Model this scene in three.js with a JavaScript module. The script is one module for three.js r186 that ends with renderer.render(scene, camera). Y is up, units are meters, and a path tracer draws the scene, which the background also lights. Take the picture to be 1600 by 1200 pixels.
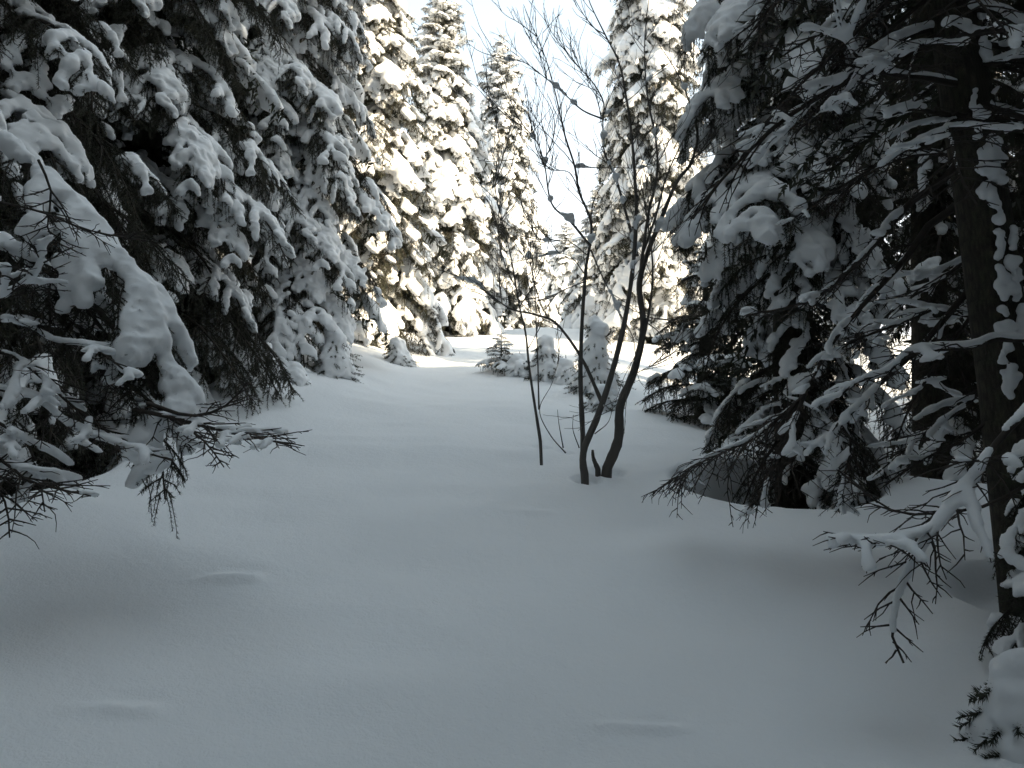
import * as THREE from 'three';
import { mergeGeometries } from 'three/addons/utils/BufferGeometryUtils.js';

// ---------- camera, sky, sun, exposure ----------
const scene = new THREE.Scene();
const W = 1600, HGT = 1200, F = 1287, EYE = 1.5;          // photograph size, focal length in its pixels, eye height
const camera = new THREE.PerspectiveCamera(2 * Math.atan(600 / F) * 180 / Math.PI, W / HGT, 0.05, 900);
camera.position.set(0, EYE, 0);
camera.lookAt(0, EYE, -10);
const renderer = new THREE.WebGLRenderer({ antialias: true });
renderer.toneMapping = THREE.LinearToneMapping;
renderer.toneMappingExposure = 2.45;
renderer.shadowMap.enabled = true;

const SUN_AZ = 110 * Math.PI / 180, SUN_EL = 25 * Math.PI / 180;   // azimuth to the right of the view
const sunDir = new THREE.Vector3(Math.sin(SUN_AZ) * Math.cos(SUN_EL), Math.sin(SUN_EL), -Math.cos(SUN_AZ) * Math.cos(SUN_EL));
const sun = new THREE.DirectionalLight(new THREE.Color(1, 0.82, 0.56), 5);
sun.position.copy(sunDir).multiplyScalar(120);
sun.castShadow = true;
sun.shadow.radius = 1;
Object.assign(sun.shadow.camera, { left: -60, right: 60, top: 60, bottom: -60, near: 1, far: 300 });
sun.shadow.mapSize.set(4096, 4096);
scene.add(sun, sun.target);
{ // clear winter sky: blue overhead, white towards the horizon and round the sun
  const w = 1024, h = 512, data = new Float32Array(w * h * 4);
  for (let j = 0; j < h; j++) {
    const el = ((j + 0.5) / h - 0.5) * Math.PI, y = Math.sin(el), e = Math.max(0, el) * 180 / Math.PI;
    for (let i = 0; i < w; i++) {
      const az = ((i + 0.5) / w - 0.5) * 2 * Math.PI, x = Math.cos(az) * Math.cos(el), z = Math.sin(az) * Math.cos(el);
      const ang = Math.acos(Math.min(1, x * sunDir.x + y * sunDir.y + z * sunDir.z)) * 180 / Math.PI;
      const pale = Math.exp(-e / 11), glow = 0.9 * Math.exp(-ang / 26) + 0.35 * Math.exp(-ang / 60), k = (j * w + i) * 4;
      data[k] = 0.215 + 1.0 * pale + 0.9 * glow;
      data[k + 1] = 0.31 + 0.90 * pale + 0.85 * glow;
      data[k + 2] = 0.395 + 0.80 * pale + 0.74 * glow;
      data[k + 3] = 1;
    }
  }
  const t = new THREE.DataTexture(data, w, h, THREE.RGBAFormat, THREE.FloatType);
  t.mapping = THREE.EquirectangularReflectionMapping; t.magFilter = THREE.LinearFilter; t.minFilter = THREE.LinearFilter; t.needsUpdate = true;
  scene.background = t; scene.environment = t;
}

// ---------- helpers ----------
function rng(a) { return () => { a = (a + 0x6d2b79f5) | 0; let t = Math.imul(a ^ (a >>> 15), 1 | a); t = (t + Math.imul(t ^ (t >>> 7), 61 | t)) ^ t; return ((t ^ (t >>> 14)) >>> 0) / 4294967296; }; }
const V = (x, y, z) => new THREE.Vector3(x, y, z);
const clamp = THREE.MathUtils.clamp, ss = THREE.MathUtils.smoothstep, lerp = THREE.MathUtils.lerp;
function hash3(i, j, k) { let h = Math.imul(i, 374761393) ^ Math.imul(j, 668265263) ^ Math.imul(k, 2147483647 ^ 915488749); h = Math.imul(h ^ (h >>> 13), 1274126177); return ((h ^ (h >>> 16)) >>> 0) / 4294967296; }
function noise3(x, y, z) {
  const i = Math.floor(x), j = Math.floor(y), k = Math.floor(z), f = x - i, g = y - j, h = z - k, s = (t) => t * t * (3 - 2 * t), u = s(f), v = s(g), w = s(h);
  const a = lerp(hash3(i, j, k), hash3(i + 1, j, k), u), b = lerp(hash3(i, j + 1, k), hash3(i + 1, j + 1, k), u), c = lerp(hash3(i, j, k + 1), hash3(i + 1, j, k + 1), u), d = lerp(hash3(i, j + 1, k + 1), hash3(i + 1, j + 1, k + 1), u);
  return lerp(lerp(a, b, v), lerp(c, d, v), w) * 2 - 1;
}
const at = (px, py, d) => V((px - 800) / F * d, EYE + (600 - py) / F * d, -d);     // a point of the place from where the photograph shows it
const used = new Map();
function numbered(n) { const k = used.get(n) ?? 0; used.set(n, k + 1); return k ? n + '_' + String(k).padStart(3, '0') : n; }
function tag(o, label, category, group, kind) { if (label) o.userData.label = label; if (category) o.userData.category = category; if (group) o.userData.group = group; if (kind) o.userData.kind = kind; return o; }
function shadows(o) { o.castShadow = o.receiveShadow = true; return o; }
function part(name, geo, mat, parent) { const m = shadows(new THREE.Mesh(geo, mat)); m.name = name; parent.add(m); return m; }
function thing(name, x, y, z, label, category, group, kind) { const g = new THREE.Group(); g.name = numbered(name); g.position.set(x, y, z); scene.add(g); return tag(g, label, category, group, kind); }

class Buf {                                                       // positions + indices; shared vertices get smooth normals
  constructor() { this.p = []; this.i = []; this.uv = []; }
  get n() { return this.p.length / 3; }
  tri(a, b, c) { const n = this.n; this.p.push(a.x, a.y, a.z, b.x, b.y, b.z, c.x, c.y, c.z); this.i.push(n, n + 1, n + 2); this.uv.push(0, 0, 1, 0, 0, 1); }
  tube(pts, rad, sides = 4, uvScale = 1) {
    const n0 = this.n, m = pts.length, T = V(), N = V(0, 1, 0), B = V(); let run = 0;
    for (let s = 0; s < m; s++) {
      T.subVectors(pts[Math.min(s + 1, m - 1)], pts[Math.max(s - 1, 0)]).normalize();
      if (s === 0) N.set(0.31, 0.2, 0.93);
      N.addScaledVector(T, -N.dot(T)).normalize(); B.crossVectors(T, N);
      if (s) run += pts[s].distanceTo(pts[s - 1]);
      const r = Array.isArray(rad) ? rad[s] : rad(s / (m - 1));
      for (let k = 0; k < sides; k++) { const a = k / sides * 2 * Math.PI, c = Math.cos(a) * r, d = Math.sin(a) * r; this.p.push(pts[s].x + N.x * c + B.x * d, pts[s].y + N.y * c + B.y * d, pts[s].z + N.z * c + B.z * d); this.uv.push(k / sides * 2 * Math.PI * 0.12 * uvScale, run * uvScale); }
    }
    for (let s = 0; s < m - 1; s++) for (let k = 0; k < sides; k++) { const a = n0 + s * sides + k, b = n0 + s * sides + (k + 1) % sides; this.i.push(a, a + sides, b, b, a + sides, b + sides); }
    const e = n0 + (m - 1) * sides; for (let k = 1; k < sides - 1; k++) this.i.push(e, e + k + 1, e + k);
  }
  needle(b, dir, len, w) {                                        // a thin blade on a twig
    const t = V(dir.y * 0.7 + 0.3, -dir.z, dir.x + 0.2); t.addScaledVector(dir, -t.dot(dir)).normalize().multiplyScalar(w / 2);
    const n = this.n; this.p.push(b.x - t.x, b.y - t.y, b.z - t.z, b.x + t.x, b.y + t.y, b.z + t.z, b.x + dir.x * len, b.y + dir.y * len, b.z + dir.z * len); this.i.push(n, n + 1, n + 2); this.uv.push(0, 0, 1, 0, 0.5, 1);
  }
  geo() {
    const g = new THREE.BufferGeometry();
    g.setAttribute('position', new THREE.BufferAttribute(new Float32Array(this.p), 3));
    g.setAttribute('uv', new THREE.BufferAttribute(new Float32Array(this.uv), 2));
    g.setIndex(new THREE.BufferAttribute(new Uint32Array(this.i), 1)); g.computeVertexNormals(); return g;
  }
}
const join = (wood, needles) => mergeGeometries([wood.geo(), needles.geo()], true);   // two materials: wood, needles

// A heap of settled snow: rounded, flat-bottomed lumps melted together, meshed by surface nets. prims = [x, y, z, r]
function snowGeo(prims, cell, k = 30, rough = 0.012, squash = 1.9, fr = 7) {
  const lo = [1e9, 1e9, 1e9], hi = [-1e9, -1e9, -1e9], pad = 0.03 + 3 * cell;
  for (const q of prims) for (let c = 0; c < 3; c++) { lo[c] = Math.min(lo[c], q[c] - q[3]); hi[c] = Math.max(hi[c], q[c] + q[3]); }
  const n = lo.map((v, c) => Math.ceil((hi[c] - v + 2 * pad) / cell) + 1), o = lo.map((v) => v - pad), nx = n[0], ny = n[1], nz = n[2], f = new Float32Array(nx * ny * nz);
  for (const [px, py, pz, r] of prims) {
    const m = r + pad * 0.9, a = [px, py, pz].map((v, c) => Math.max(0, Math.ceil((v - m - o[c]) / cell))), b = [px, py, pz].map((v, c) => Math.min(n[c] - 1, Math.floor((v + m - o[c]) / cell)));
    for (let z = a[2]; z <= b[2]; z++) for (let y = a[1]; y <= b[1]; y++) {
      const dz = o[2] + z * cell - pz; let dy = o[1] + y * cell - py; if (dy < 0) dy *= squash;
      const q = dz * dz + dy * dy;
      for (let x = a[0], i = (z * ny + y) * nx + a[0]; x <= b[0]; x++, i++) { const dx = o[0] + x * cell - px, d = Math.sqrt(q + dx * dx) - r; if (d < pad) f[i] += Math.exp(-k * d); }
    }
  }
  for (let z = 0, i = 0; z < nz; z++) for (let y = 0; y < ny; y++) for (let x = 0; x < nx; x++, i++) {
    if (f[i] < 1e-6) { f[i] = 1; continue; }
    f[i] = -Math.log(f[i]) / k; if (Math.abs(f[i]) < 0.06) { const X = o[0] + x * cell, Y = o[1] + y * cell, Z = o[2] + z * cell; f[i] += rough * (noise3(X * fr, Y * fr, Z * fr) + 0.6 * noise3(X * fr * 2.7, Y * fr * 2.7, Z * fr * 2.7)); }
  }
  const id = new Int32Array(nx * ny * nz).fill(-1), P = [], I = [], S = [1, nx, nx * ny], at8 = [0, 1, nx, nx + 1, nx * ny, nx * ny + 1, nx * ny + nx, nx * ny + nx + 1];
  for (let z = 0; z < nz - 1; z++) for (let y = 0; y < ny - 1; y++) for (let x = 0; x < nx - 1; x++) {
    const i = (z * ny + y) * nx + x; let c = 0; for (let q = 0; q < 8; q++) if (f[i + at8[q]] < 0) c++;
    if (!c || c === 8) continue;
    let sx = 0, sy = 0, sz = 0, m = 0;
    for (let q = 0; q < 8; q++) for (let b = 1; b < 8; b <<= 1) { if (q & b) continue; const u = f[i + at8[q]], w = f[i + at8[q | b]]; if ((u < 0) === (w < 0)) continue; const t = u / (u - w); sx += (q & 1) + (b === 1 ? t : 0); sy += ((q >> 1) & 1) + (b === 2 ? t : 0); sz += (q >> 2) + (b === 4 ? t : 0); m++; }
    id[i] = P.length / 3; P.push(o[0] + (x + sx / m) * cell, o[1] + (y + sy / m) * cell, o[2] + (z + sz / m) * cell);
  }
  for (let z = 1; z < nz - 1; z++) for (let y = 1; y < ny - 1; y++) for (let x = 1; x < nx - 1; x++) {
    const i = (z * ny + y) * nx + x, s = f[i] < 0;
    for (let a = 0; a < 3; a++) { if (s === (f[i + S[a]] < 0)) continue; const u = S[(a + 1) % 3], v = S[(a + 2) % 3], A = id[i], B = id[i - u], C = id[i - u - v], D = id[i - v]; if (A < 0 || B < 0 || C < 0 || D < 0) continue; if (s) I.push(A, B, C, A, C, D); else I.push(A, C, B, A, D, C); }
  }
  const g = new THREE.BufferGeometry();
  g.setAttribute('position', new THREE.BufferAttribute(new Float32Array(P), 3)); g.setIndex(new THREE.BufferAttribute(new Uint32Array(I), 1)); g.computeVertexNormals();
  g.setAttribute('uv', new THREE.BufferAttribute(new Float32Array(P.length / 3 * 2), 2));
  return g;
}

// ---------- materials ----------
function grain(size, fn) { const d = new Uint8Array(size * size * 4); for (let y = 0, i = 0; y < size; y++) for (let x = 0; x < size; x++, i += 4) { const c = fn(x, y); d[i] = c[0]; d[i + 1] = c[1]; d[i + 2] = c[2]; d[i + 3] = 255; } const t = new THREE.DataTexture(d, size, size); t.wrapS = t.wrapT = THREE.RepeatWrapping; t.magFilter = THREE.LinearFilter; t.minFilter = THREE.LinearMipmapLinearFilter; t.needsUpdate = true; return t; }
function tiling(size, cells, seed) { const r = rng(seed), g = new Float32Array(cells * cells).map(() => r()); return (x, y) => { const u = x / size * cells, v = y / size * cells, i = Math.floor(u), j = Math.floor(v), s = (t) => t * t * (3 - 2 * t), a = s(u - i), b = s(v - j), q = (p, w) => g[(w % cells) * cells + (p % cells)]; return lerp(lerp(q(i, j), q(i + 1, j), a), lerp(q(i, j + 1), q(i + 1, j + 1), a), b); }; }
const sA = tiling(1024, 16, 3), sB = tiling(1024, 60, 4), sC = tiling(1024, 200, 5), sD = tiling(1024, 512, 6);
const snowBump = grain(1024, (x, y) => { const v = 255 * clamp(0.35 * sA(x, y) + 0.27 * sB(x, y) + 0.22 * sC(x, y) + 0.16 * sD(x, y), 0, 1); return [v, v, v]; });
snowBump.repeat.set(0.5, 0.5);
const M = {};
M.snow = new THREE.MeshStandardMaterial({ name: 'snow', color: new THREE.Color().setRGB(0.86, 0.87, 0.88), roughness: 1 });
M.ground = new THREE.MeshStandardMaterial({ name: 'snow_ground', color: new THREE.Color().setRGB(0.86, 0.87, 0.88), roughness: 1, bumpMap: snowBump, bumpScale: 0.007 });
const bA = tiling(512, 24, 11), bB = tiling(512, 90, 12), bC = tiling(512, 7, 13);
const barkTex = grain(512, (x, y) => { const v = clamp(0.45 * bA(x, y / 3) + 0.35 * bB(x, y) + 0.3 * bC(x, y), 0, 1), m = bC((x + 200) % 512, (y + 90) % 512); return [28 + 62 * v, 25 + 56 * v + 6 * m, 22 + 50 * v]; });
barkTex.colorSpace = THREE.SRGBColorSpace;
M.bark = new THREE.MeshStandardMaterial({ name: 'bark', map: barkTex, bumpMap: barkTex, bumpScale: 0.012, roughness: 1 });
barkTex.repeat.set(5, 3);
M.wood = new THREE.MeshStandardMaterial({ name: 'twig_wood', color: new THREE.Color().setRGB(0.040, 0.032, 0.026), roughness: 1 });
M.stem = new THREE.MeshStandardMaterial({ name: 'shrub_bark', color: new THREE.Color().setRGB(0.105, 0.095, 0.085), bumpMap: barkTex, bumpScale: 0.006, roughness: 0.95 });
M.needle = new THREE.MeshStandardMaterial({ name: 'spruce_needles', color: new THREE.Color().setRGB(0.038, 0.041, 0.023), roughness: 0.8 });
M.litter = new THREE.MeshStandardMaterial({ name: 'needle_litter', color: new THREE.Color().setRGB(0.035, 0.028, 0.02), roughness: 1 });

// ---------- the snow-covered ground ----------
const gauss = (x, y, sx, sy) => Math.exp(-(x * x) / (sx * sx) - (y * y) / (sy * sy));
const WELLS = [[2.35, 7.35, 0.85, 0.62], [-5.0, 7.4, 1.3, 0.5], [-4.7, 10.5, 0.9, 0.3], [3.0, 4.6, 0.5, 0.2], [5.0, 9.6, 0.7, 0.3]];
function base(x, d) {
  const u = d - 3.1; let h = 0.15 * 0.5 * (Math.sqrt(u * u + 1) + u) - 0.02;
  if (d > 21) h = lerp(h, 2.9 + 0.02 * (d - 21), ss(d, 21, 30));
  h += 0.56 * ss(-x, 1.3, 4.2) * ss(d, 8, 11.5) * (1 - ss(d, 17, 24));                    // bank under the left-hand trees
  h -= 0.55 * ss(x, 1.6, 5) * ss(d, 6.5, 9.5) * (1 - 0.6 * ss(d, 15, 24));                 // falls away to the right
  h += 0.04 * gauss(x - 1.7, d - 6.6, 2.2, 1.2);                                         // rim of the tree well
  h += 0.16 * ss(-x, 1.8, 4) * (1 - ss(d, 6, 9));
  h += 0.12 * ss(x, 1.2, 3.2) * (1 - ss(d, 4, 6.5));
  h += (0.055 + 0.04 * ss(d, 6, 9)) * noise3(x * 0.42 + 3.3, d * 0.42 + 5.6, 2) + 0.035 * noise3(x * 1.1, d * 1.3 + 4, 5) + 0.010 * noise3(x * 2.9 + 7, d * 3.4, 8);
  return h;
}
const PRINTS = [];
function ground(x, z) {
  const d = -z; let h = base(x, d);
  for (const [wx, wd, r, dep] of WELLS) { const q = Math.hypot(x - wx, d - wd) / r; if (q < 1.25) h -= dep * (1 - ss(q, 0.72, 1.12)); }
  for (const [px, pd, sx, sy, dep, a] of PRINTS) {
    const X = x - px, Y = d - pd; if (X * X + Y * Y > 0.5) continue;
    const c = Math.cos(a), s = Math.sin(a), u = X * c + Y * s, v = -X * s + Y * c;
    const q = Math.hypot(u / sx, v / sy);
    // an old print, half drifted over: a lip towards the viewer and a floor that slopes away from it
    h += 0.75 * dep * Math.exp(-((u / (1.25 * sx)) ** 4)) * (v < -0.2 * sy ? 0.75 * ss(v, -1.1 * sy, -0.2 * sy) : 0.75 - 1.1 * ss(v, -0.2 * sy, 2.0 * sy) + 0.35 * ss(v, 2.0 * sy, 3.2 * sy));
    h += 0.4 * dep * gauss(u + sx * 2.0, v - sy * 0.6, sx * 1.2, sy * 0.8) - 0.3 * dep * gauss(u - 0.5 * v, v - sy * 0.5, sx * 0.2, sy * 0.6);
  }
  return h;
}
function onGround(px, py) { let d = 2; for (; d < 80; d += 0.02) if (at(px, py, d).y <= base((px - 800) / F * d, d)) break; return at(px, py, d); }   // where the photograph shows a spot of snow
for (const [px, py, r, dep] of [[917, 750, 0.13, 0.05], [952, 738, 0.17, 0.06], [845, 700, 0.09, 0.03], [884, 708, 0.08, 0.02]]) { const q = onGround(px, py); WELLS.push([q.x, -q.z + 0.02, r, dep]); }   // hollows round the sapling stems
for (const [px, py, sx, sy, dep, a] of [[378, 905, 0.085, 0.07, 0.06, 0.25], [205, 1115, 0.09, 0.065, 0.045, 0.2], [1025, 1142, 0.085, 0.04, 0.04, -0.1], [845, 802, 0.09, 0.07, 0.03, 0]]) { const q = onGround(px, py); PRINTS.push([q.x, -q.z, sx, sy, dep, a]); }
{
  const axis = (spans) => { const a = []; for (const [from, to, step] of spans) for (let v = from; v < to - 1e-6; v += step) a.push(v); return a; };
  const xs = axis([[-300, -60, 20], [-60, -20, 2], [-20, -6, 0.25], [-6, 6, 0.045], [6, 20, 0.25], [20, 60, 2], [60, 301, 20]]);
  const zs = axis([[-40, -12, 4], [-12, 1.8, 0.3], [1.8, 6, 0.026], [6, 10, 0.045], [10, 24, 0.1], [24, 60, 0.8], [60, 420, 15]]);
  const p = [], uv = [], idx = [], nx = xs.length;
  for (const d of zs) for (const x of xs) { p.push(x, ground(x, -d), -d); uv.push(x, d); }
  for (let j = 0; j < zs.length - 1; j++) for (let i = 0; i < nx - 1; i++) { const a = j * nx + i; idx.push(a, a + 1, a + nx, a + 1, a + nx + 1, a + nx); }
  const g = new THREE.BufferGeometry();
  g.setAttribute('position', new THREE.BufferAttribute(new Float32Array(p), 3)); g.setAttribute('uv', new THREE.BufferAttribute(new Float32Array(uv), 2)); g.setIndex(idx); g.computeVertexNormals();
  const m = part('snowy_ground', g, M.ground, scene); tag(m, 'smooth snow-covered path climbing between the spruces, with faint dents', null, null, 'structure');
}

{
  const [wx, wd] = WELLS[0], N = 40, p = [], uv = [], idx = [];
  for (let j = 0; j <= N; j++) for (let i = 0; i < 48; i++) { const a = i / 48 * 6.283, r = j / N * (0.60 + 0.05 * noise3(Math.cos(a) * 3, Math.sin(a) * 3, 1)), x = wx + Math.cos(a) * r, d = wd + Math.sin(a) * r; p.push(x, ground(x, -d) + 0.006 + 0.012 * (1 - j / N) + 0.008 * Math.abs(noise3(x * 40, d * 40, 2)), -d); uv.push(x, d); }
  for (let j = 0; j < N; j++) for (let i = 0; i < 48; i++) { const a = j * 48 + i, b = j * 48 + (i + 1) % 48; idx.push(a, a + 48, b, b, a + 48, b + 48); }
  const g = new THREE.BufferGeometry(); g.setAttribute('position', new THREE.BufferAttribute(new Float32Array(p), 3)); g.setAttribute('uv', new THREE.BufferAttribute(new Float32Array(uv), 2)); g.setIndex(idx); g.computeVertexNormals();
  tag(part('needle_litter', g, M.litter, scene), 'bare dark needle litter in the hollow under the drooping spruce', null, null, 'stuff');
}
// ---------- boughs ----------
// A bough along an axis of points: wood, needles and settled snow. o: lat (side branch length), n (side branches a side), droop, needles (0..1), nl, nw, step, snow, cover, twig
function makeBough(axis, o, seed) {
  const R = rng(seed), wood = new Buf(), need = new Buf(), prims = [], curve = new THREE.CatmullRomCurve3(axis), L = curve.getLength(), UP = V(0, 1, 0);
  const main = curve.getSpacedPoints(Math.max(4, Math.round(L / 0.1 / (o.seg ?? 1)))), r0 = o.r0 ?? 0.007 + 0.007 * L;
  wood.tube(main, (t) => r0 * (1 - 0.85 * t) + 0.002, o.sides ?? 5);
  const brush = (p, q, amount = 1, s = 1) => {
    const d = V().subVectors(q, p), len = d.length(), n = Math.ceil(len / o.step * o.needles * amount); d.divideScalar(len || 1);
    const a = V(0.3, 0.9, 0.4).cross(d).normalize(), b = V().crossVectors(d, a), e = V();
    for (let i = 0; i < n; i++) { const t = R(), w = R() * 6.283; e.copy(d).multiplyScalar(0.55 + 0.5 * R()).addScaledVector(a, Math.cos(w) * 0.9).addScaledVector(b, Math.sin(w) * 0.9).normalize(); need.needle(V().lerpVectors(p, q, t), e, o.nl * (0.7 + 0.6 * R()) * s, o.nw); }
  };
  const lump = (p, r) => { prims.push([p.x + (R() - 0.5) * r * 0.3, p.y + r * 0.45, p.z + (R() - 0.5) * r * 0.3, r]); };
  const grow = (p0, dir, len, r, lvl, sn) => {                    // one side branch, bending down under its load
    const seg = (lvl === 1 ? 0.07 : 0.05) * (o.seg ?? 1), n = Math.max(2, Math.round(len / seg)), pts = [p0.clone()], d = dir.clone(), p = p0.clone();
    for (let i = 0; i < n; i++) { d.y -= o.droop * (lvl === 1 ? 1 : 1.5) * len / n * (0.6 + 0.8 * i / n); const ck = o.crook * (lvl > 1 && !o.needles ? 1.7 : 1); d.x += (R() - 0.5) * ck; d.y += (R() - 0.5) * ck; d.z += (R() - 0.5) * ck; d.normalize(); p.addScaledVector(d, len / n); pts.push(p.clone()); }
    wood.tube(pts, (t) => r * (1 - 0.75 * t) + 0.0008, 3);
    for (let i = 0; i < n; i++) {
      brush(pts[i], pts[i + 1], i / n < 0.15 && lvl === 1 ? 0.4 : 1);
      if (lvl === 1 && o.hang && i / n > 0.1 && R() < o.hangP) hang(pts[i], o.hang * (0.4 + 0.8 * R()));
      if (sn > 0 && i / n < (lvl === 1 ? 0.86 : 0.6)) { const dd = V().subVectors(pts[i + 1], pts[i]).normalize(), rr = sn * (1 - 0.55 * i / n) * (0.75 + 0.5 * R()) * (1 - 0.45 * Math.max(0, -dd.y)); const st = Math.max(1, Math.round(len / n / (rr * 0.7))); for (let q = 0; q < st; q++) lump(V().lerpVectors(pts[i], pts[i + 1], q / st), rr); }
    }
    if (lvl < o.levels) {
      const m = Math.round(len / o.twigGap);
      for (let i = 1; i <= m; i++) for (const s of [-1, 1]) {
        if (R() < 0.12) continue;
        const u = (i - R() * 0.6) / (m + 0.3), f = u * n, k = Math.min(n - 1, Math.floor(f)), b = V().lerpVectors(pts[k], pts[k + 1], f - k), t = V().subVectors(pts[k + 1], pts[k]).normalize();
        const side = V().crossVectors(t, UP).normalize().multiplyScalar(s), a = 0.65 + 0.5 * R();
        grow(b, V().copy(t).multiplyScalar(Math.cos(a)).addScaledVector(side, Math.sin(a)).addScaledVector(UP, -0.35 * R()), o.twig * (o.needles ? 0.5 + 0.8 * R() : 0.25 + 1.5 * R() * R()) * (1 - 0.55 * u), r * 0.55, lvl + 1, lvl === 1 && R() < 0.5 ? sn * 0.7 : 0);
      }
    }
  };
  const hang = (p, len) => { const a = R() * 6.283; grow(p, V(Math.cos(a) * 0.35, -1, Math.sin(a) * 0.35).normalize(), len, 0.0022, 9, 0); };
  const from = o.from ?? 0.12;
  for (let i = 0; i < o.n; i++) for (const s of [-1, 1]) {
    const t = from + (0.985 - from) * (i + 0.25 + R() * 0.6) / o.n, p = curve.getPointAt(t), tan = curve.getTangentAt(t), side = V().crossVectors(tan, UP).normalize().multiplyScalar(s);
    const a = 0.75 + 0.35 * R(), len = o.lat * (0.35 + 0.65 * Math.sin(Math.PI * Math.pow(t, 0.75))) * (0.7 + 0.55 * R()) * (1 - 0.45 * ss(t, 0.75, 1));
    grow(p, V().copy(tan).multiplyScalar(Math.cos(a)).addScaledVector(side, Math.sin(a)).addScaledVector(UP, 0.08), len, 0.0045 + 0.003 * len, 1, R() < o.cover ? o.snow * 0.62 : 0);
  }
  const steps = Math.round(L / 0.03);
  for (let i = 0; i < steps; i++) {
    const t = i / steps, p = curve.getPointAt(t), dy = Math.max(0, -curve.getTangentAt(t).y);
    if (t > 0.1) brush(p, curve.getPointAt(Math.min(1, t + 1 / steps)), 1);
    if (o.hang && t > 0.25 && R() < o.hangP * 0.3) hang(p, o.hang * (0.5 + 0.9 * R()));
    const lumpy = 0.5 + 0.5 * noise3(t * L * 3.2, seed, 1.5); if (o.snow && lumpy > o.gap && t < 0.93) lump(p, o.snow * (0.45 + 0.75 * lumpy) * (0.55 + 0.6 * Math.sin(Math.PI * clamp(t * 0.9 + 0.12, 0, 1))) * (1 - 0.4 * dy));
  }
  return { geo: join(wood, need), snow: prims.length ? snowGeo(prims, o.cell, o.k ?? 80, o.rough ?? 0.01, 1.9, o.fr ?? 7) : null, len: L };
}
function arc(L, a0, a1, wob, R) { const n = 7, pts = [V(0, 0, 0)], p = V(0, 0, 0); let side = 0; for (let i = 0; i < n; i++) { const a = lerp(a0, a1, Math.pow((i + 0.5) / n, 1.2)); side += (R() - 0.5) * wob; p.add(V(Math.cos(a) * Math.cos(side), Math.sin(a) + (R() - 0.5) * wob * 0.4, Math.sin(side)).multiplyScalar(L / n)); pts.push(p.clone()); } return pts; }
const NEAR = { levels: 2, needles: 1, nl: 0.023, nw: 0.0046, step: 0.0037, crook: 0.14, twig: 0.15, twigGap: 0.06, cell: 0.017, gap: 0.32, hang: 0.26, hangP: 0.65, rough: 0.018, fr: 13 };
const FARO = { levels: 2, needles: 1, nl: 0.038, nw: 0.010, step: 0.012, crook: 0.14, twig: 0.17, twigGap: 0.1, cell: 0.03, gap: 0.32, rough: 0.014, fr: 10, hang: 0.24, hangP: 0.45 };
const ROUGH = { levels: 1, needles: 1, nl: 0.11, nw: 0.044, step: 0.06, crook: 0.14, twig: 0.2, twigGap: 1, cell: 0.1, gap: 0.3, rough: 0.02, k: 40, seg: 3, sides: 3 };
const DEAD = { levels: 2, needles: 0, nl: 0.02, nw: 0.003, step: 1, crook: 0.42, twig: 0.15, twigGap: 0.10, cell: 0.014, gap: 0.3, k: 140, rough: 0.004 };
function family(opts, list) { return list.map(([L, a0, a1, more], i) => { const R = rng(1000 + i * 17 + Math.round(L * 100)), ax = arc(L, a0, a1, 0.28, R), b = makeBough(ax, { ...opts, ...more }, 77 + i * 31 + Math.round(L * 50)); b.L = L; b.rough = () => b.low ??= makeBough(ax, { ...ROUGH, ...more, n: Math.ceil((more.n ?? 8) * 0.6), snow: more.snow * 1.15 }, 5 + i); return b; }); }
const kinds = (o, c = 1) => ({
  big: family(o, [[1.9, 0.05, -1.4, { lat: 0.44, n: 13, droop: 4.2, snow: 0.056 * (0.2 + 0.8 * c), cover: 0.55 * c }], [1.8, 0.15, -1.5, { lat: 0.40, n: 12, droop: 4.6, snow: 0.062 * (0.2 + 0.8 * c), cover: 0.6 * c }], [1.9, -0.1, -1.25, { lat: 0.46, n: 13, droop: 3.8, snow: 0.044 * (0.2 + 0.8 * c), cover: 0.45 * c }], [1.7, 0.1, -1.55, { lat: 0.38, n: 12, droop: 4.8, snow: 0.054 * (0.2 + 0.8 * c), cover: 0.5 * c }]]),
  mid: family(o, [[1.2, 0.1, -1.25, { lat: 0.34, n: 10, droop: 4.4, snow: 0.050 * (0.2 + 0.8 * c), cover: 0.6 * c }], [1.1, 0.2, -1.4, { lat: 0.31, n: 9, droop: 4.8, snow: 0.056 * (0.2 + 0.8 * c), cover: 0.6 * c }], [1.15, -0.05, -1.1, { lat: 0.36, n: 10, droop: 4, snow: 0.038 * (0.2 + 0.8 * c), cover: 0.45 * c }]]),
  small: family(o, [[0.7, 0.3, -0.6, { lat: 0.25, n: 7, droop: 3.6, snow: 0.034 * (0.2 + 0.8 * c), cover: 0.6 * c }], [0.6, 0.4, -0.3, { lat: 0.2, n: 6, droop: 3, snow: 0.025 * (0.2 + 0.8 * c), cover: 0.45 * c }]]),
});
const near = kinds(NEAR, 0.72), laden = kinds(NEAR, 0.95), far = kinds(FARO, 1.18);
const dead = family(DEAD, [[1.9, -0.25, -0.75, { lat: 0.55, n: 11, droop: 0.9, snow: 0.013, cover: 0.1, gap: 0.45 }], [1.5, -0.1, -0.9, { lat: 0.46, n: 10, droop: 1.3, snow: 0.015, cover: 0.12, gap: 0.42 }], [1.7, -0.5, -0.6, { lat: 0.6, n: 11, droop: 0.6, snow: 0.011, cover: 0.12, gap: 0.5 }]]);
const DK = (L, a0, a1, lat, n, droop, snow = 0) => [L, a0, a1, { lat, n, droop, snow, cover: snow ? 0.18 : 0, gap: 0.58 }];
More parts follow.
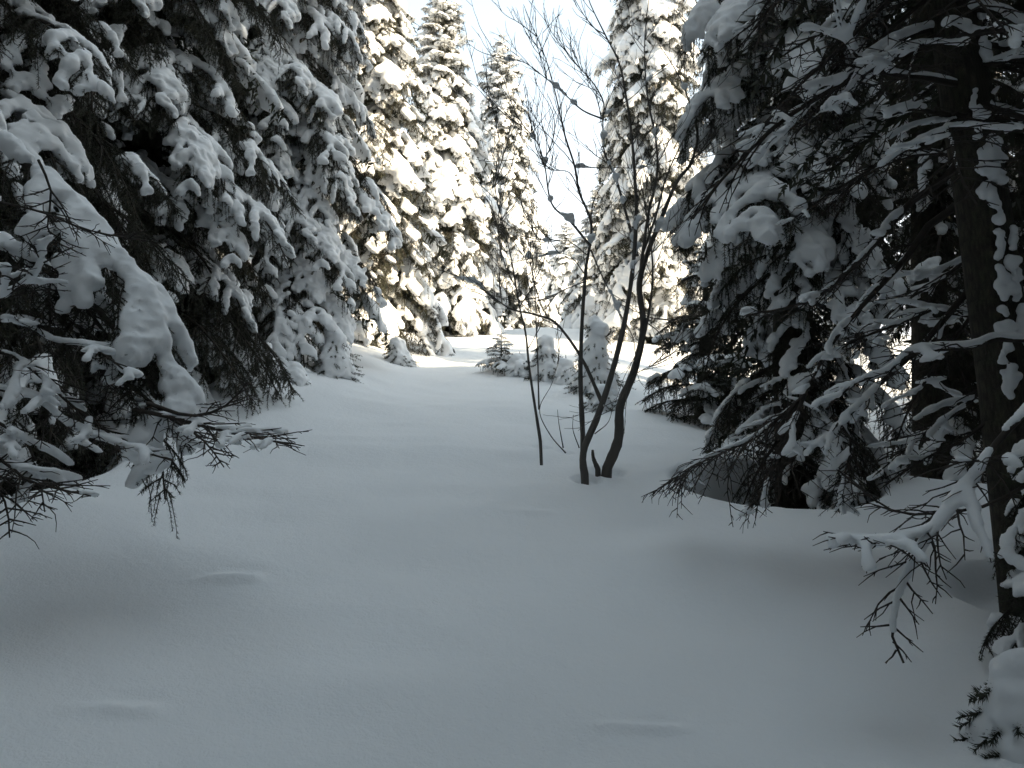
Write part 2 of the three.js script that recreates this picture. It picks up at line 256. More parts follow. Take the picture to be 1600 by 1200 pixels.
const dark = family({ ...NEAR, step: 0.005 }, [DK(1.5, -0.35, -1.3, 0.45, 10, 3.2), DK(1.3, -0.2, -1.2, 0.5, 9, 2.6, 0.028)]);
const darkSet = { big: family(NEAR, [DK(2.0, -0.1, -1.3, 0.6, 12, 3.2), DK(1.9, 0.0, -1.2, 0.58, 12, 3, 0.04)]), mid: dark, small: family(NEAR, [DK(0.8, 0.1, -0.8, 0.3, 7, 3), DK(0.7, 0.2, -0.6, 0.28, 7, 3, 0.025)]) };

// ---------- spruces ----------
const _m = new THREE.Matrix4(), _q = new THREE.Quaternion(), _e = new THREE.Euler();
const trunkGeo = (H, r, lean, seed) => { const b = new Buf(), pts = []; for (let i = 0; i <= 16; i++) { const t = i / 16, y = -0.5 + (H + 0.5) * t; pts.push(V(lean[0] * y + 0.05 * noise3(y * 0.5, seed, 1), y, lean[1] * y + 0.05 * noise3(y * 0.5, seed, 7))); } b.tube(pts, (t) => r * Math.pow(1 - t, 0.8) + 0.012 + (t < 0.06 ? r * 0.25 * (1 - t / 0.06) : 0), 14); return b.geo(); };
function spruce(o) {
  const R = rng(o.seed), z = -o.d, gy = o.flat ? 0 : ground(o.x, z), lean = o.lean ?? [0, 0], kin = o.kin ?? near, y0 = o.y0 ?? 0.5;
  const g = o.into ?? thing(o.name ?? 'spruce_tree', o.x, gy, z, o.label, 'tree', o.group);
  const off = o.into ? V(o.x, gy, z) : V(0, 0, 0);
  const tr = part('trunk', trunkGeo(o.H, o.tr ?? 0.06 + o.H * 0.009, lean, o.seed), M.bark, g); tr.position.copy(off);
  const batch = new Map(); let kept = 0, az = R() * 6.28;
  for (let y = y0; y < o.H - 0.12;) {
    const t = y / o.H, prof = Math.pow(1 - t, o.taper ?? 0.85) * (o.skirt ? ss(t, -0.05, o.skirt) * 0.5 + 0.5 : 1), n = Math.round((o.per ?? 5) * (0.55 + 0.45 * Math.min(1, prof * 1.6)) + R() * 1.2);
    for (let k = 0; k < n; k++) {
      az += 6.283 / n + (R() - 0.5) * 0.5;
      const len = Math.max(0.22, o.R * prof * (0.72 + 0.5 * R())), fam = R() < (y < (o.darkBelow ?? 0) ? 1 : o.dark ?? 0) ? darkSet : kin, set = o.deadBelow && y < o.deadBelow ? (R() < (o.deadShare ?? 0.7) ? dead : dark) : len > (kin === far ? 2.1 : 1.7) ? fam.big : len > 0.85 ? fam.mid : fam.small, pr = set[Math.floor(R() * set.length)];
      const s = len / pr.L * (1.0 + 0.1 * R()), yy = y + (R() - 0.5) * 0.25, pitch = (1 - t < 0.25 ? 0.35 * (1 - (1 - t) / 0.25) : 0) + (R() - 0.5) * 0.3 - (o.sag ?? 0.05);
      const w = s * (0.9 + 0.25 * R()), pos = V(lean[0] * yy, yy, lean[1] * yy).add(off);
      _q.setFromEuler(_e.set((R() - 0.5) * 0.3, az, pitch, 'YXZ'));
      const out = V(Math.cos(az), 0, -Math.sin(az)), wp = V(o.x, gy, z).add(V(lean[0] * yy, yy, lean[1] * yy)), tip = wp.clone().addScaledVector(out, len * 0.7);
      const px = 800 + tip.x / Math.max(0.3, -tip.z) * F, py = 600 - (tip.y - 0.3 * len - EYE) / Math.max(0.3, -tip.z) * F, facing = -(out.x * tip.x + out.z * tip.z) / Math.hypot(tip.x, tip.z);
      if (o.clear && (o.clear(px, py) || [0.2, 0.45, 0.9].some((u) => { const m = wp.clone().addScaledVector(out, len * u); return o.clear(800 + m.x / Math.max(0.3, -m.z) * F, 600 - (m.y - 0.3 * len * u - EYE) / Math.max(0.3, -m.z) * F); }))) continue;
      const near = o.d < 9; if (!near && !o.into && !(px > -120 && px < W + 120 && py > -160 && facing > -0.4)) { if (R() < 0.42) continue; }
      if (!o.into && kept < 290 && (near ? px > -400 && px < W + 400 && py > -350 && facing > -0.6 : px > -40 && px < W + 40 && py > -60 && py < HGT && facing > -0.12)) {
        const b = part('bough', pr.geo, [M.wood, o.needle ?? M.needle], g); b.position.copy(pos); b.quaternion.copy(_q); b.scale.set(s, s, w); kept++;
        if (pr.snow) part('snow_load', pr.snow, M.snow, b);
      } else { const l = batch.get(pr) ?? []; batch.set(pr, l); l.push(new THREE.Matrix4().compose(pos, _q, V(s, s, w))); }
    }
    y += (o.gap ?? 0.34) * (0.75 + 0.5 * R()) * (t > 0.7 ? 0.65 : 1);
  }
  if (o.into) { for (const [pr, l] of batch) { const a = o.pool.get(pr) ?? []; o.pool.set(pr, a); a.push(...l); } return g; }
  pour(batch, g, o.needle ?? M.needle);
  return g;
}
function baked(geo, list) { const gs = list.map((m) => { const g = geo.clone(); g.applyMatrix4(m); g.clearGroups(); return g; }); return mergeGeometries(gs); }
function pour(batch, g, needle) {                                 // the boughs that cannot be told apart: one crown, one load of snow
  const crown = [], snow = [];
  for (const [pr, l] of batch) { const b = pr.rough(); crown.push(baked(b.geo, l)); if (b.snow) snow.push(baked(b.snow, l)); }
  if (crown.length) part('crown', mergeGeometries(crown), needle, g).userData.kind = 'stuff';
  if (snow.length) part('snow_load', mergeGeometries(snow), M.snow, g).userData.kind = 'stuff';
}

const peep = (px, py) => Math.abs(px - 1345) < 40 && py > 380 && py < 720;   // the forest is open here on to sunlit snow
// left-hand side, near to far
spruce({ x: -5.3, d: 7.9, H: 22, R: 2.3, seed: 21, gap: 0.23, dark: 0.82, per: 6, label: 'dark spruce with hanging snowy boughs at the left edge, behind the nearest snow-loaded bough' });
spruce({ x: -4.75, d: 10.6, H: 22, R: 2.25, seed: 22, gap: 0.22, y0: 0.6, kin: laden, dark: 0.42, per: 6, label: 'tall shaded spruce with stacked snowy boughs, second in the left-hand row' });
spruce({ x: -3.75, d: 13.4, H: 20, R: 2.15, seed: 23, gap: 0.2, per: 6, kin: laden, dark: 0.16, clear: (px, py) => px > 455 && py > 500 + (px < 560 ? 0 : 20), label: 'shaded spruce above the round snow-buried young spruce at the left of the path' });
spruce({ x: -3.1, d: 17.5, H: 14.5, R: 2.0, seed: 24, gap: 0.21, per: 7, kin: far, taper: 0.75, dark: 0.05, label: 'sunlit spruce white with snow, between the shaded left row and the slender pointed spruce' });
spruce({ x: -1.95, d: 23, H: 9.9, R: 2.45, seed: 25, gap: 0.17, per: 8, kin: far, taper: 0.72, label: 'slender sunlit spruce whose pointed top reaches the blue sky' });
spruce({ x: -0.36, d: 29, H: 10.6, R: 2.6, seed: 26, gap: 0.18, per: 8, kin: far, taper: 0.7, label: 'sunlit spruce with a golden right edge, beside the bare sapling against the sky' });
spruce({ x: -1.45, d: 34, H: 9.6, R: 2.3, seed: 27, gap: 0.24, per: 7, kin: far, taper: 0.7, label: 'sunlit spruce half hidden between the slender pointed spruce and the golden-edged one' });
// far, in the gap and to its right
spruce({ x: 2.85, d: 45, H: 7.2, R: 1.5, seed: 31, gap: 0.22, per: 7, kin: far, label: 'small distant spruce whose top shows low in the gap of sky' });
spruce({ x: 1.0, d: 38, H: 5.4, R: 2.1, seed: 32, gap: 0.2, per: 7, kin: far, label: 'low snow-covered spruce right of the foot of the golden-edged spruce' });
spruce({ x: 2.2, d: 33, H: 4.9, R: 2.2, seed: 33, gap: 0.2, per: 7, kin: far, label: 'low snow-covered spruce behind the main stem of the bare sapling' });
spruce({ x: 3.75, d: 22, H: 19, R: 1.95, seed: 34, gap: 0.18, per: 8, kin: far, taper: 0.6, label: 'tall narrow sunlit spruce behind the right half of the bare sapling' });
spruce({ x: 2.6, d: 25, H: 4.4, R: 1.6, seed: 35, gap: 0.18, per: 7, kin: far, label: 'bushy snow-covered spruce low between the sapling stems' });
// right-hand side
spruce({ x: 2.6, d: 7.75, H: 18, R: 1.4, seed: 41, gap: 0.24, per: 5, y0: 0.15, taper: 0.55, sag: 0.15, tr: 0.13, kin: laden, dark: 0.25, darkBelow: 2.5, deadBelow: 2.0, deadShare: 0.4, clear: (px, py) => px < 1075 && py > 470 && px > 900, label: 'spruce with thick white drooping boughs right of the bare sapling, over the dark tree well' });
spruce({ x: 2.45, d: 10.6, H: 2.3, R: 0.8, seed: 46, gap: 0.17, y0: 0.15, taper: 0.6, dark: 0.75, label: 'small dark spruce low behind the sapling, at the left foot of the white drooping boughs' });
spruce({ x: 4.1, d: 12, H: 21, R: 2.2, seed: 42, gap: 0.28, y0: 0.8, dark: 0.5, darkBelow: 2.4, clear: peep, label: 'shaded spruce reaching out bluish snow shelves behind the drooping white boughs' });
spruce({ x: 4.75, d: 9.4, H: 21, R: 2.0, seed: 43, gap: 0.3, y0: 1.0, dark: 0.95, deadBelow: 3.2, deadShare: 0.6, tr: 0.2, clear: peep, label: 'dark spruce with a bare lower trunk behind the snow-lined dead limbs' });
spruce({ x: 6.7, d: 10.5, H: 21, R: 2.1, seed: 44, gap: 0.3, y0: 0.8, dark: 0.95, label: 'dark spruce at the right edge behind the thick leaning trunk' });
spruce({ x: 7.6, d: 14.5, H: 17, R: 2.3, seed: 45, gap: 0.28, dark: 0.9, clear: peep, label: 'far dark spruce at the right, seen through the dead limbs' });

// the forest round about that only shades the path
{
  const f = thing('surrounding_forest', 0, 0, 0, 'snowy spruce forest standing round the path and behind the trees in view', 'forest', null, 'stuff'), R = rng(99), spots = [], places = [[], [], []];
  const ok = (x, d, gap) => spots.every(([a, b]) => Math.hypot(a - x, b - d) > gap);
  const fill = (n, x0, x1, d0, d1, h0, h1, gap = 2.4) => { for (let i = 0, k = 0; k < n && i < n * 40; i++) { const x = lerp(x0, x1, R()), d = lerp(d0, d1, R()); if (!ok(x, d, gap) || (x > 4 && d < 30 && d > 13.6 - 0.36 * x)) continue; spots.push([x, d]); k++; const s = lerp(h0, h1, R()) / 16, w = Math.min(1.2, s) * (0.9 + 0.3 * R()); places[k % 3].push(new THREE.Matrix4().compose(V(x, ground(x, -d) - 0.1, -d), new THREE.Quaternion().setFromAxisAngle(V(0, 1, 0), R() * 6.28), V(w, s, w))); } };
  fill(6, 4.4, 6.4, -5, 1.6, 20, 25, 1.7); fill(13, 5.6, 9.5, -7, 5.6, 20, 25, 1.9); fill(34, 9.0, 24, -16, 10.5, 19, 25, 2.1);            // right: between the sun and the path
  fill(6, -6.8, -4.4, -5, 2.4, 20, 25, 1.9); fill(13, -12, -6.6, -7, 16, 20, 25); fill(8, -9.5, -6, 14, 30, 13, 17);              // left
  fill(14, -6, 7, -13, -3.2, 20, 26, 2.2);                                              // behind the camera
  fill(10, -8, 0, 34, 55, 7, 10, 2.4); fill(9, 4.5, 22, 36, 60, 6, 11, 3);             // far ends
  places.forEach((l, i) => {
    const pool = new Map(), tmp = new THREE.Group(); spruce({ x: 0, d: 0, flat: true, H: 16, R: 2.5, seed: 500 + i, gap: 0.34, per: 6, kin: far, into: tmp, pool, y0: 0.6 }); pour(pool, tmp, M.needle);
    for (const c of tmp.children) { const im = shadows(new THREE.InstancedMesh(c.geometry, c.material, l.length)); im.name = c.name; im.userData.kind = 'stuff'; l.forEach((m, k) => im.setMatrixAt(k, m)); f.add(im); }
  });
}

function islands(g, least = 150) {
  const n = g.attributes.position.count, up = new Int32Array(n).map((_, i) => i), find = (i) => { while (up[i] !== i) i = up[i] = up[up[i]]; return i; }, ix = g.index.array, P = g.attributes.position.array, by = new Map();
  for (let i = 0; i < ix.length; i += 3) { up[find(ix[i])] = find(ix[i + 1]); up[find(ix[i + 1])] = find(ix[i + 2]); }
  for (let i = 0; i < ix.length; i += 3) { const r = find(ix[i]), l = by.get(r) ?? []; by.set(r, l); l.push(ix[i], ix[i + 1], ix[i + 2]); }
  return [...by.values()].filter((l) => l.length > least).map((l) => { const m = new Map(), p = [], id = l.map((v) => { if (!m.has(v)) { m.set(v, p.length / 3); p.push(P[v * 3], P[v * 3 + 1], P[v * 3 + 2]); } return m.get(v); }), q = new THREE.BufferGeometry(); q.setAttribute('position', new THREE.BufferAttribute(new Float32Array(p), 3)); q.setIndex(id); q.computeVertexNormals(); return q; });
}
// ---------- young spruces buried in snow ----------
function young(px, py, H, R, seed, label, sprigs = 60, lobes = 5) {
  const p = onGround(px, py), r = rng(seed), prims = [], need = new Buf(), wood = new Buf();
  const g = thing('young_spruce', p.x, p.y - 0.03, p.z, label, 'tree', null);
  wood.tube([V(0, -0.1, 0), V(0.01, H * 0.5, 0.01), V(0, H * 0.97, 0)], (t) => 0.016 * (1 - t) + 0.004, 6);
  for (let l = 0; l < lobes; l++) {
    const t = l / lobes, y = H * (0.08 + 0.86 * t), rr = R * Math.pow(1 - t, 0.8), n = Math.max(1, Math.round(5 * (1 - t) + 1.3));
    for (let k = 0; k < n; k++) {
      const a = k / n * 6.283 + l * 1.3 + r() * 0.7, q = rr * (0.5 + 0.35 * r()), s = R * (0.25 + 0.18 * r()) * (1 - 0.3 * t), c = V(Math.cos(a) * q, y + (r() - 0.5) * 0.14 * H, Math.sin(a) * q);
      for (let b = 0; b < 5; b++) { const u = 0.5 + 0.2 * b, z = s * (0.95 - 0.13 * b) * (0.8 + 0.4 * r()), w = (r() - 0.5) * s; prims.push([c.x * u - Math.sin(a) * w, c.y - s * 0.35 * b * b * 0.3, c.z * u + Math.cos(a) * w, z]); }
      for (let b = 0; b < sprigs / 8; b++) {
        const a2 = a + (r() - 0.5) * 1.5, o = V(c.x * 0.6, c.y - s * 0.3, c.z * 0.6), reach = q + s * (1.1 + 0.9 * r()), tip = V(Math.cos(a2) * reach, c.y - s * (0.7 + 1.3 * r()), Math.sin(a2) * reach), d = V().subVectors(tip, o).normalize(), up = V(0, 1, 0).cross(d).normalize(), vv = V().crossVectors(d, up);
        wood.tube([o, tip], (t) => 0.004 * (1 - t) + 0.001, 3);
        for (let w = 0; w < 60; w++) { const u = 0.3 + 0.7 * r(), f = r() * 6.283; need.needle(V().lerpVectors(o, tip, u), V().copy(d).multiplyScalar(0.7).addScaledVector(up, Math.cos(f)).addScaledVector(vv, Math.sin(f)).normalize(), 0.032, 0.007); }
      }
    }
    prims.push([0, y, 0, rr * 0.5 + 0.02]);
  }
  part('crown', join(wood, need), [M.wood, M.needle], g);
  for (const q of islands(snowGeo(prims, Math.max(0.013, R * 0.05), 60, 0.024))) part('snow_load', q, M.snow, g);
  return g;
}
young(523, 584, 0.78, 0.40, 1, 'round snow-buried young spruce at the left edge of the path', 40, 6);
young(622, 567, 0.52, 0.34, 2, 'low snow hummock over a young spruce near the crest, left of the sunlit strip');
young(405, 583, 0.5, 0.42, 3, 'low snow lump over small boughs at the foot of the shaded spruces', 40, 3);
young(455, 590, 0.26, 0.3, 13, 'flat snow pillow between the two left snow-buried young spruces', 30, 2);
young(812, 583, 0.42, 0.36, 4, 'small spruce tips in a snow heap right of the twiggy little spruce on the crest', 60, 3);
young(853, 592, 0.8, 0.38, 5, 'rounded snow-buried young spruce left of the white cone behind the sapling');
young(884, 598, 0.5, 0.28, 6, 'small snow lump touching the left foot of the white cone', 40, 3);
young(932, 612, 1.3, 0.42, 7, 'tall white cone of snow over a young spruce behind the sapling stems', 36, 8);
young(938, 640, 0.42, 0.32, 8, 'knee-high snow-capped bush in front of the white cone, between sapling stems', 70, 3);
young(1592, 1165, 0.4, 0.2, 9, 'knobbly snow-capped little spruce at the bottom right corner', 14, 6);
{ // the little spruce on the crest with its twigs showing
  const p = onGround(783, 580), g = thing('young_spruce', p.x, p.y - 0.05, p.z, 'twiggy little spruce poking out of the snow on the crest', 'tree'), R = rng(5);
  const b = new Buf(); b.tube([V(0, 0, 0), V(0.01, 0.4, 0), V(0, 0.8, 0)], (t) => 0.014 * (1 - t) + 0.003, 6); part('trunk', b.geo(), M.wood, g);
  for (let i = 0; i < 22; i++) { const pr = far.small[i % 2], t = i / 22, m = part('bough', pr.geo, [M.wood, M.needle], g); m.position.set(0, 0.12 + 0.62 * t, 0); m.rotation.set(0, i * 2.4, 0.25 * t - 0.1, 'YXZ'); m.scale.setScalar((0.62 * (1 - t) + 0.12) * (i === 3 ? 1.5 : 1)); if (R() < 0.6) part('snow_load', pr.snow, M.snow, m); }
}

// ---------- the bare sapling on the path ----------
{
  const B0 = onGround(915, 748), D = -B0.z, o = thing('bare_sapling', B0.x, B0.y, B0.z, 'leafless many-stemmed sapling rising from the snow in mid path', 'tree'), R = rng(8), loc = (px, py, d) => at(px, py, d).sub(B0);
  const stems = [ // pixels of the photograph, depth at the foot and at the tip relative to the clump, foot and tip thickness
    [[[915, 752], [911, 710], [934, 650], [954, 590], [975, 507], [988, 425], [994, 345], [993, 300], [987, 213], [977, 143], [967, 97], [947, 57], [920, 0], [912, -30]], 0, -0.3, 0.038, 0.003],
    [[[945, 740], [966, 687], [969, 635], [990, 582], [1005, 511], [999, 444], [1012, 395], [1030, 350], [1060, 280], [1078, 258], [1090, 215], [1083, 180], [1070, 140], [1056, 110], [1030, 70]], 0.15, 0.3, 0.055, 0.003],
    [[[911, 690], [907, 575], [915, 425], [924, 350], [905, 300], [898, 260], [883, 213], [867, 143], [852, 90], [830, 37], [818, 7]], 0.1, 0.0, 0.027, 0.0025],
    [[[941, 630], [910, 562], [881, 519], [862, 500], [830, 490], [799, 483], [765, 460], [738, 440], [705, 433]], 0.05, -0.7, 0.02, 0.003],
    [[[846, 700], [827, 575], [821, 519], [812, 481], [800, 410], [786, 350], [772, 290], [770, 268]], -0.1, -0.5, 0.016, 0.002],
    [[[842, 640], [840, 560], [838, 515], [835, 450], [822, 380], [815, 330]], -0.05, 0.3, 0.009, 0.002],
    [[[923, 385], [890, 345], [863, 320], [850, 253], [838, 220], [823, 203], [790, 183]], 0, -0.4, 0.013, 0.002],
    [[[996, 400], [980, 340], [960, 273], [945, 240], [942, 190], [943, 160], [927, 130], [903, 103], [877, 67], [870, 45], [868, 27]], 0, 0.2, 0.016, 0.002],
    [[[1000, 430], [1012, 340], [1027, 267], [1023, 207], [1013, 160], [1007, 83], [1011, 20], [1020, -30]], 0.1, 0.4, 0.017, 0.003],
    [[[1003, 400], [1027, 330], [1040, 280], [1062, 230], [1100, 160], [1140, 85]], 0.15, 0.7, 0.014, 0.002],
    [[[990, 582], [1003, 540], [1015, 480], [1020, 420], [1012, 350], [1000, 280]], 0.1, 0.1, 0.018, 0.004],
    [[[942, 180], [990, 150], [1020, 117], [1050, 95], [1075, 60], [1095, 30]], 0.1, 0.6, 0.006, 0.0015],
    [[[942, 186], [910, 172], [880, 145], [850, 120], [820, 98], [787, 92]], 0.0, -0.4, 0.009, 0.002],
    [[[905, 300], [890, 270], [860, 265], [825, 250], [795, 248]], 0.0, -0.5, 0.006, 0.0015],
    [[[898, 260], [930, 262], [960, 262], [1000, 262], [1060, 250], [1100, 245]], 0.0, 0.5, 0.006, 0.0015],
    [[[919, 400], [890, 378], [850, 375], [810, 368]], 0, -0.4, 0.006, 0.0015], [[[915, 430], [890, 400], [862, 396], [830, 405]], 0, -0.3, 0.006, 0.0015],
    [[[914, 440], [888, 450], [860, 462], [815, 468]], 0, -0.3, 0.006, 0.0015], [[[923, 390], [940, 430], [960, 470], [975, 507]], 0, 0.05, 0.009, 0.004],
    [[[1004, 500], [1030, 520], [1050, 560], [1070, 600], [1085, 640]], 0.2, 0.7, 0.007, 0.002], [[[985, 590], [1000, 580], [1040, 560]], 0.1, 0.4, 0.006, 0.0015],
    [[[880, 700], [873, 660], [871, 640]], -0.1, -0.1, 0.007, 0.002], [[[884, 708], [860, 680], [843, 640], [862, 600], [874, 560]], -0.12, 0.1, 0.007, 0.0015], [[[905, 700], [895, 670], [896, 648]], 0, 0, 0.006, 0.002],
    [[[935, 735], [927, 715], [926, 703]], 0.1, 0.15, 0.03, 0.012], [[[929, 678], [950, 660], [958, 634]], 0.1, 0.2, 0.006, 0.002],
  ];
  const paths = stems.map(([pix, da, db, ra, rb]) => {
    const n = pix.length, c = new THREE.CatmullRomCurve3(pix.map(([x, y], i) => loc(x, y, D + lerp(da, db, i / (n - 1)) + 0.05 * (R() - 0.5)))), pts = c.getSpacedPoints(n * 5), b = new Buf();
    if (ra >= 0.016 && pix[0][1] > 680) { pts[0].y -= 0.15; }
    b.tube(pts, (t) => lerp(ra, rb, Math.pow(t, 0.75)) * (0.92 + 0.16 * R()), ra > 0.01 ? 8 : 5, 1); part('stem', b.geo(), M.stem, o);
    return { c, pts, ra, rb };
  });
  const twig = (p, d, len, r, lvl, tw) => {
    const pts = [p.clone()], q = p.clone(), e = d.clone(), n = Math.max(3, Math.round(len / 0.05));
    for (let i = 0; i < n; i++) { e.add(V((R() - 0.5) * 0.3, (R() - 0.5) * 0.3 + 0.05, (R() - 0.5) * 0.3)).normalize(); q.addScaledVector(e, len / n); pts.push(q.clone()); if (lvl < 2 && R() < 0.3) twig(q, e.clone().add(V((R() - 0.5) * 1.5, 0.3 * R(), (R() - 0.5) * 1.5)).normalize(), len * (0.3 + 0.3 * R()), r * 0.6, lvl + 1, tw); }
    tw.tube(pts, (t) => r * (1 - 0.7 * t) + 0.0007, 4);
  };
  for (const { c, ra } of paths) for (let i = 0; i < (ra > 0.01 ? 15 : ra > 0.0055 ? 6 : 1); i++) { const t = 0.35 + 0.62 * R(), p = c.getPointAt(t); if (p.y + B0.y < EYE + 0.1) continue; const d = c.getTangentAt(t).add(V((R() - 0.5) * 1.9, 0.1 * R(), (R() - 0.5) * 1.4)).normalize(); const tw = new Buf(); twig(p, d, 0.2 + (i % 5 === 0 ? 0.8 : 0.4) * R(), i % 5 === 0 ? 0.005 : 0.0036, 0, tw); part('twig', tw.geo(), M.stem, o); }
  // clots of snow caught in the forks: position, half width, half height in photograph pixels
  for (const [x, y, w, h, tilt] of [[868, 133, 13, 7, 0.5], [890, 168, 9, 6, 0.2], [937, 209, 9, 12, -0.5], [847, 250, 8, 11, 0.6], [858, 308, 6, 9, 0.3], [888, 336, 12, 11, 0.6], [904, 262, 9, 13, 0.2], [965, 278, 15, 9, 0.6], [977, 313, 8, 12, 0.6], [1018, 213, 10, 12, 0.2], [1070, 140, 8, 10, 0.3], [1013, 122, 6, 10, -0.2], [843, 199, 4, 6, 0], [853, 372, 5, 6, 0], [962, 374, 16, 6, -0.3], [985, 385, 10, 12, 0.4], [862, 413, 12, 5, 0], [825, 396, 8, 6, 0.3], [735, 434, 24, 7, 0.25], [967, 474, 8, 16, 0], [992, 417, 6, 18, 0.1], [795, 91, 8, 5, 0.2], [1040, 360, 14, 12, -0.7], [946, 640, 6, 4, 0], [925, 372, 9, 10, 0], [1000, 348, 8, 14, 0.1], [951, 700, 6, 22, 0], [975, 635, 5, 14, -0.3], [1003, 265, 6, 5, 0], [952, 182, 7, 4, 0.2]]) {
    const s = D / F; let best = null, bd = 1e9;
    for (const { pts } of paths) pts.forEach((p, i) => { const W0 = p.clone().add(B0), e = Math.hypot(800 + W0.x / -W0.z * F - x, 600 - (W0.y - EYE) / -W0.z * F - y); if (e < bd) { bd = e; best = [pts, i]; } });
    const [pts, i0] = best, p0 = pts[i0], q = [], size = Math.min(w, h) * s * (y < 330 ? 0.38 : 0.5), span = Math.max(w, h) * s * 1.9;      // banked up along the stem, in the fork
    for (const dir of [-1, 1]) { let run = 0; for (let i = i0; i > 0 && i < pts.length - 1 && run < span; i += dir) { const p = pts[i], nx = pts[i + dir], n = Math.max(1, Math.ceil(p.distanceTo(nx) / 0.012)); for (let k = 0; k < n && run < span; k++) { const c = V().lerpVectors(p, nx, k / n), f = 1 - run / span, r = size * (0.12 + 0.88 * f * f) * (0.7 + 0.6 * R()); q.push([c.x - p0.x + (R() - 0.35) * size * f, c.y - p0.y + r * 0.4, c.z - p0.z + r * 0.4, r]); run += p.distanceTo(nx) / n; } } }
    for (let k = 0; k < 3; k++) q.push([(R() - 0.5) * size * 2.2, size * (0.3 + 1.1 * R()), (R() - 0.3) * size, size * (0.25 + 0.3 * R())]);
    const m = part('snow_clot', islands(snowGeo(q, 0.010, 170, 0.012, 1.5, 22), 0).sort((a, b) => b.index.count - a.index.count)[0], M.snow, o); m.position.copy(p0);
  }
}

// ---------- dead limbs lined with snow, drawn limb by limb ----------
// pix: photograph pixels from the trunk outwards; d0, d1: distance at root and tip
function limb(parent, pix, d0, d1, r0, o, seed, name = 'limb') {
  const n = pix.length, origin = parent.position, axis = pix.map(([x, y], i) => at(x, y, lerp(d0, d1, i / (n - 1))).sub(origin));
  const b = makeBough(axis, { ...DEAD, r0, from: 0.25, lat: 0.3, n: 8, droop: 0.7, snow: 0.03, cover: 0.25, ...o }, seed);
  const m = part(name, b.geo, [M.wood, M.needle], parent); if (b.snow) for (const q of islands(b.snow)) part('snow_load', q, M.snow, m);
  return m;
}
{
  const x = 2.95, d = 4.6, lean = [-0.16, 0.02], g = spruce({ x, d, H: 14, R: 1.8, seed: 51, y0: 2.9, lean, tr: 0.15, sag: 0.1, dark: 1, deadBelow: 7, deadShare: 0.85, per: 6, label: 'thick leaning spruce trunk with snow-lined dead limbs at the upper right' });
  const R = rng(6), q = []; // snow blown on to the trunk
  for (let i = 0; i < 150; i++) { const y = 1.2 + 3.2 * R(), a = 0.9 + 1.1 * R() - (y - 2) * 0.25, r = 0.145; if (noise3(y * 2.2, a * 1.5, 3) < -0.1) continue; for (let k = 0; k < 4; k++) q.push([lean[0] * y + Math.cos(a + (R() - 0.5) * 0.3) * r, y + (R() - 0.5) * 0.12, lean[1] * y + Math.sin(a + (R() - 0.5) * 0.3) * r, 0.011 + 0.014 * R()]); }
  part('snow_patch', snowGeo(q, 0.012, 170, 0.01, 1.2, 14), M.snow, g).userData.kind = 'stuff';
  const L = (...a) => limb(g, ...a);
  L([[1540, 182], [1500, 182], [1462, 176], [1425, 170], [1395, 180]], 4.5, 4.2, 0.022, { snow: 0.036, n: 4, lat: 0.2 }, 1);
  L([[1500, 132], [1450, 122], [1400, 117], [1352, 98], [1322, 62], [1308, 15], [1300, -30]], 4.5, 4.1, 0.022, { snow: 0.029, n: 7, lat: 0.35 }, 2);
  L([[1480, 40], [1440, 48], [1405, 62], [1375, 78], [1350, 97], [1335, 130], [1300, 165], [1250, 200]], 4.6, 4.3, 0.022, { snow: 0.032, n: 9, lat: 0.4, droop: 1.2 }, 3);
  L([[1520, 235], [1503, 247], [1467, 287], [1433, 307], [1410, 330], [1363, 385], [1300, 447], [1250, 475], [1187, 488], [1150, 483]], 4.5, 4.9, 0.024, { snow: 0.027, n: 12, lat: 0.4 }, 4);
  L([[1535, 280], [1520, 297], [1483, 330], [1453, 350], [1420, 397], [1346, 479], [1300, 537], [1267, 596], [1250, 625]], 4.5, 5.2, 0.026, { snow: 0.024, n: 10, lat: 0.35 }, 5);
  L([[1262, 605], [1250, 625], [1220, 650], [1179, 683], [1104, 717], [1060, 745], [1028, 764]], 5.2, 5.5, 0.015, { snow: 0.019, n: 18, lat: 0.6, droop: 2.0, cover: 0.12, from: 0.05, twig: 0.2 }, 6);
  L([[1262, 605], [1240, 660], [1215, 720], [1190, 770], [1165, 800]], 5.2, 5.3, 0.012, { snow: 0.014, n: 16, lat: 0.42, droop: 2.0, cover: 0.12, from: 0.05, twig: 0.18 }, 7);
  L([[1640, 520], [1600, 531], [1554, 529], [1517, 542], [1458, 546], [1417, 554], [1387, 579], [1333, 600], [1290, 640]], 4.3, 4.2, 0.02, { snow: 0.027, n: 10, lat: 0.3 }, 8);
  L([[1610, 500], [1554, 496], [1500, 492], [1458, 483], [1421, 500], [1375, 517], [1333, 533], [1280, 570]], 4.7, 5.1, 0.017, { snow: 0.022, n: 10, lat: 0.35 }, 9);
  L([[1600, 390], [1560, 405], [1500, 470], [1440, 540], [1375, 600], [1342, 633], [1300, 675], [1250, 705], [1200, 720]], 4.6, 5.2, 0.022, { snow: 0.017, n: 13, lat: 0.4, cover: 0.3 }, 10);
  L([[1500, 20], [1540, 13], [1600, 37], [1680, 70]], 4.5, 4.2, 0.02, { snow: 0.032, n: 4 }, 11); L([[1520, 100], [1560, 97], [1600, 88], [1680, 80]], 4.5, 4.2, 0.02, { snow: 0.029, n: 4 }, 12);
  L([[1560, 330], [1530, 380], [1480, 430], [1400, 480], [1330, 560]], 4.7, 5.6, 0.017, { snow: 0.019, n: 10, lat: 0.45 }, 13); L([[1580, 300], [1520, 260], [1470, 240], [1400, 250], [1330, 290], [1280, 340]], 4.8, 5.6, 0.017, { snow: 0.022, n: 10, lat: 0.45, droop: 1.2 }, 14);
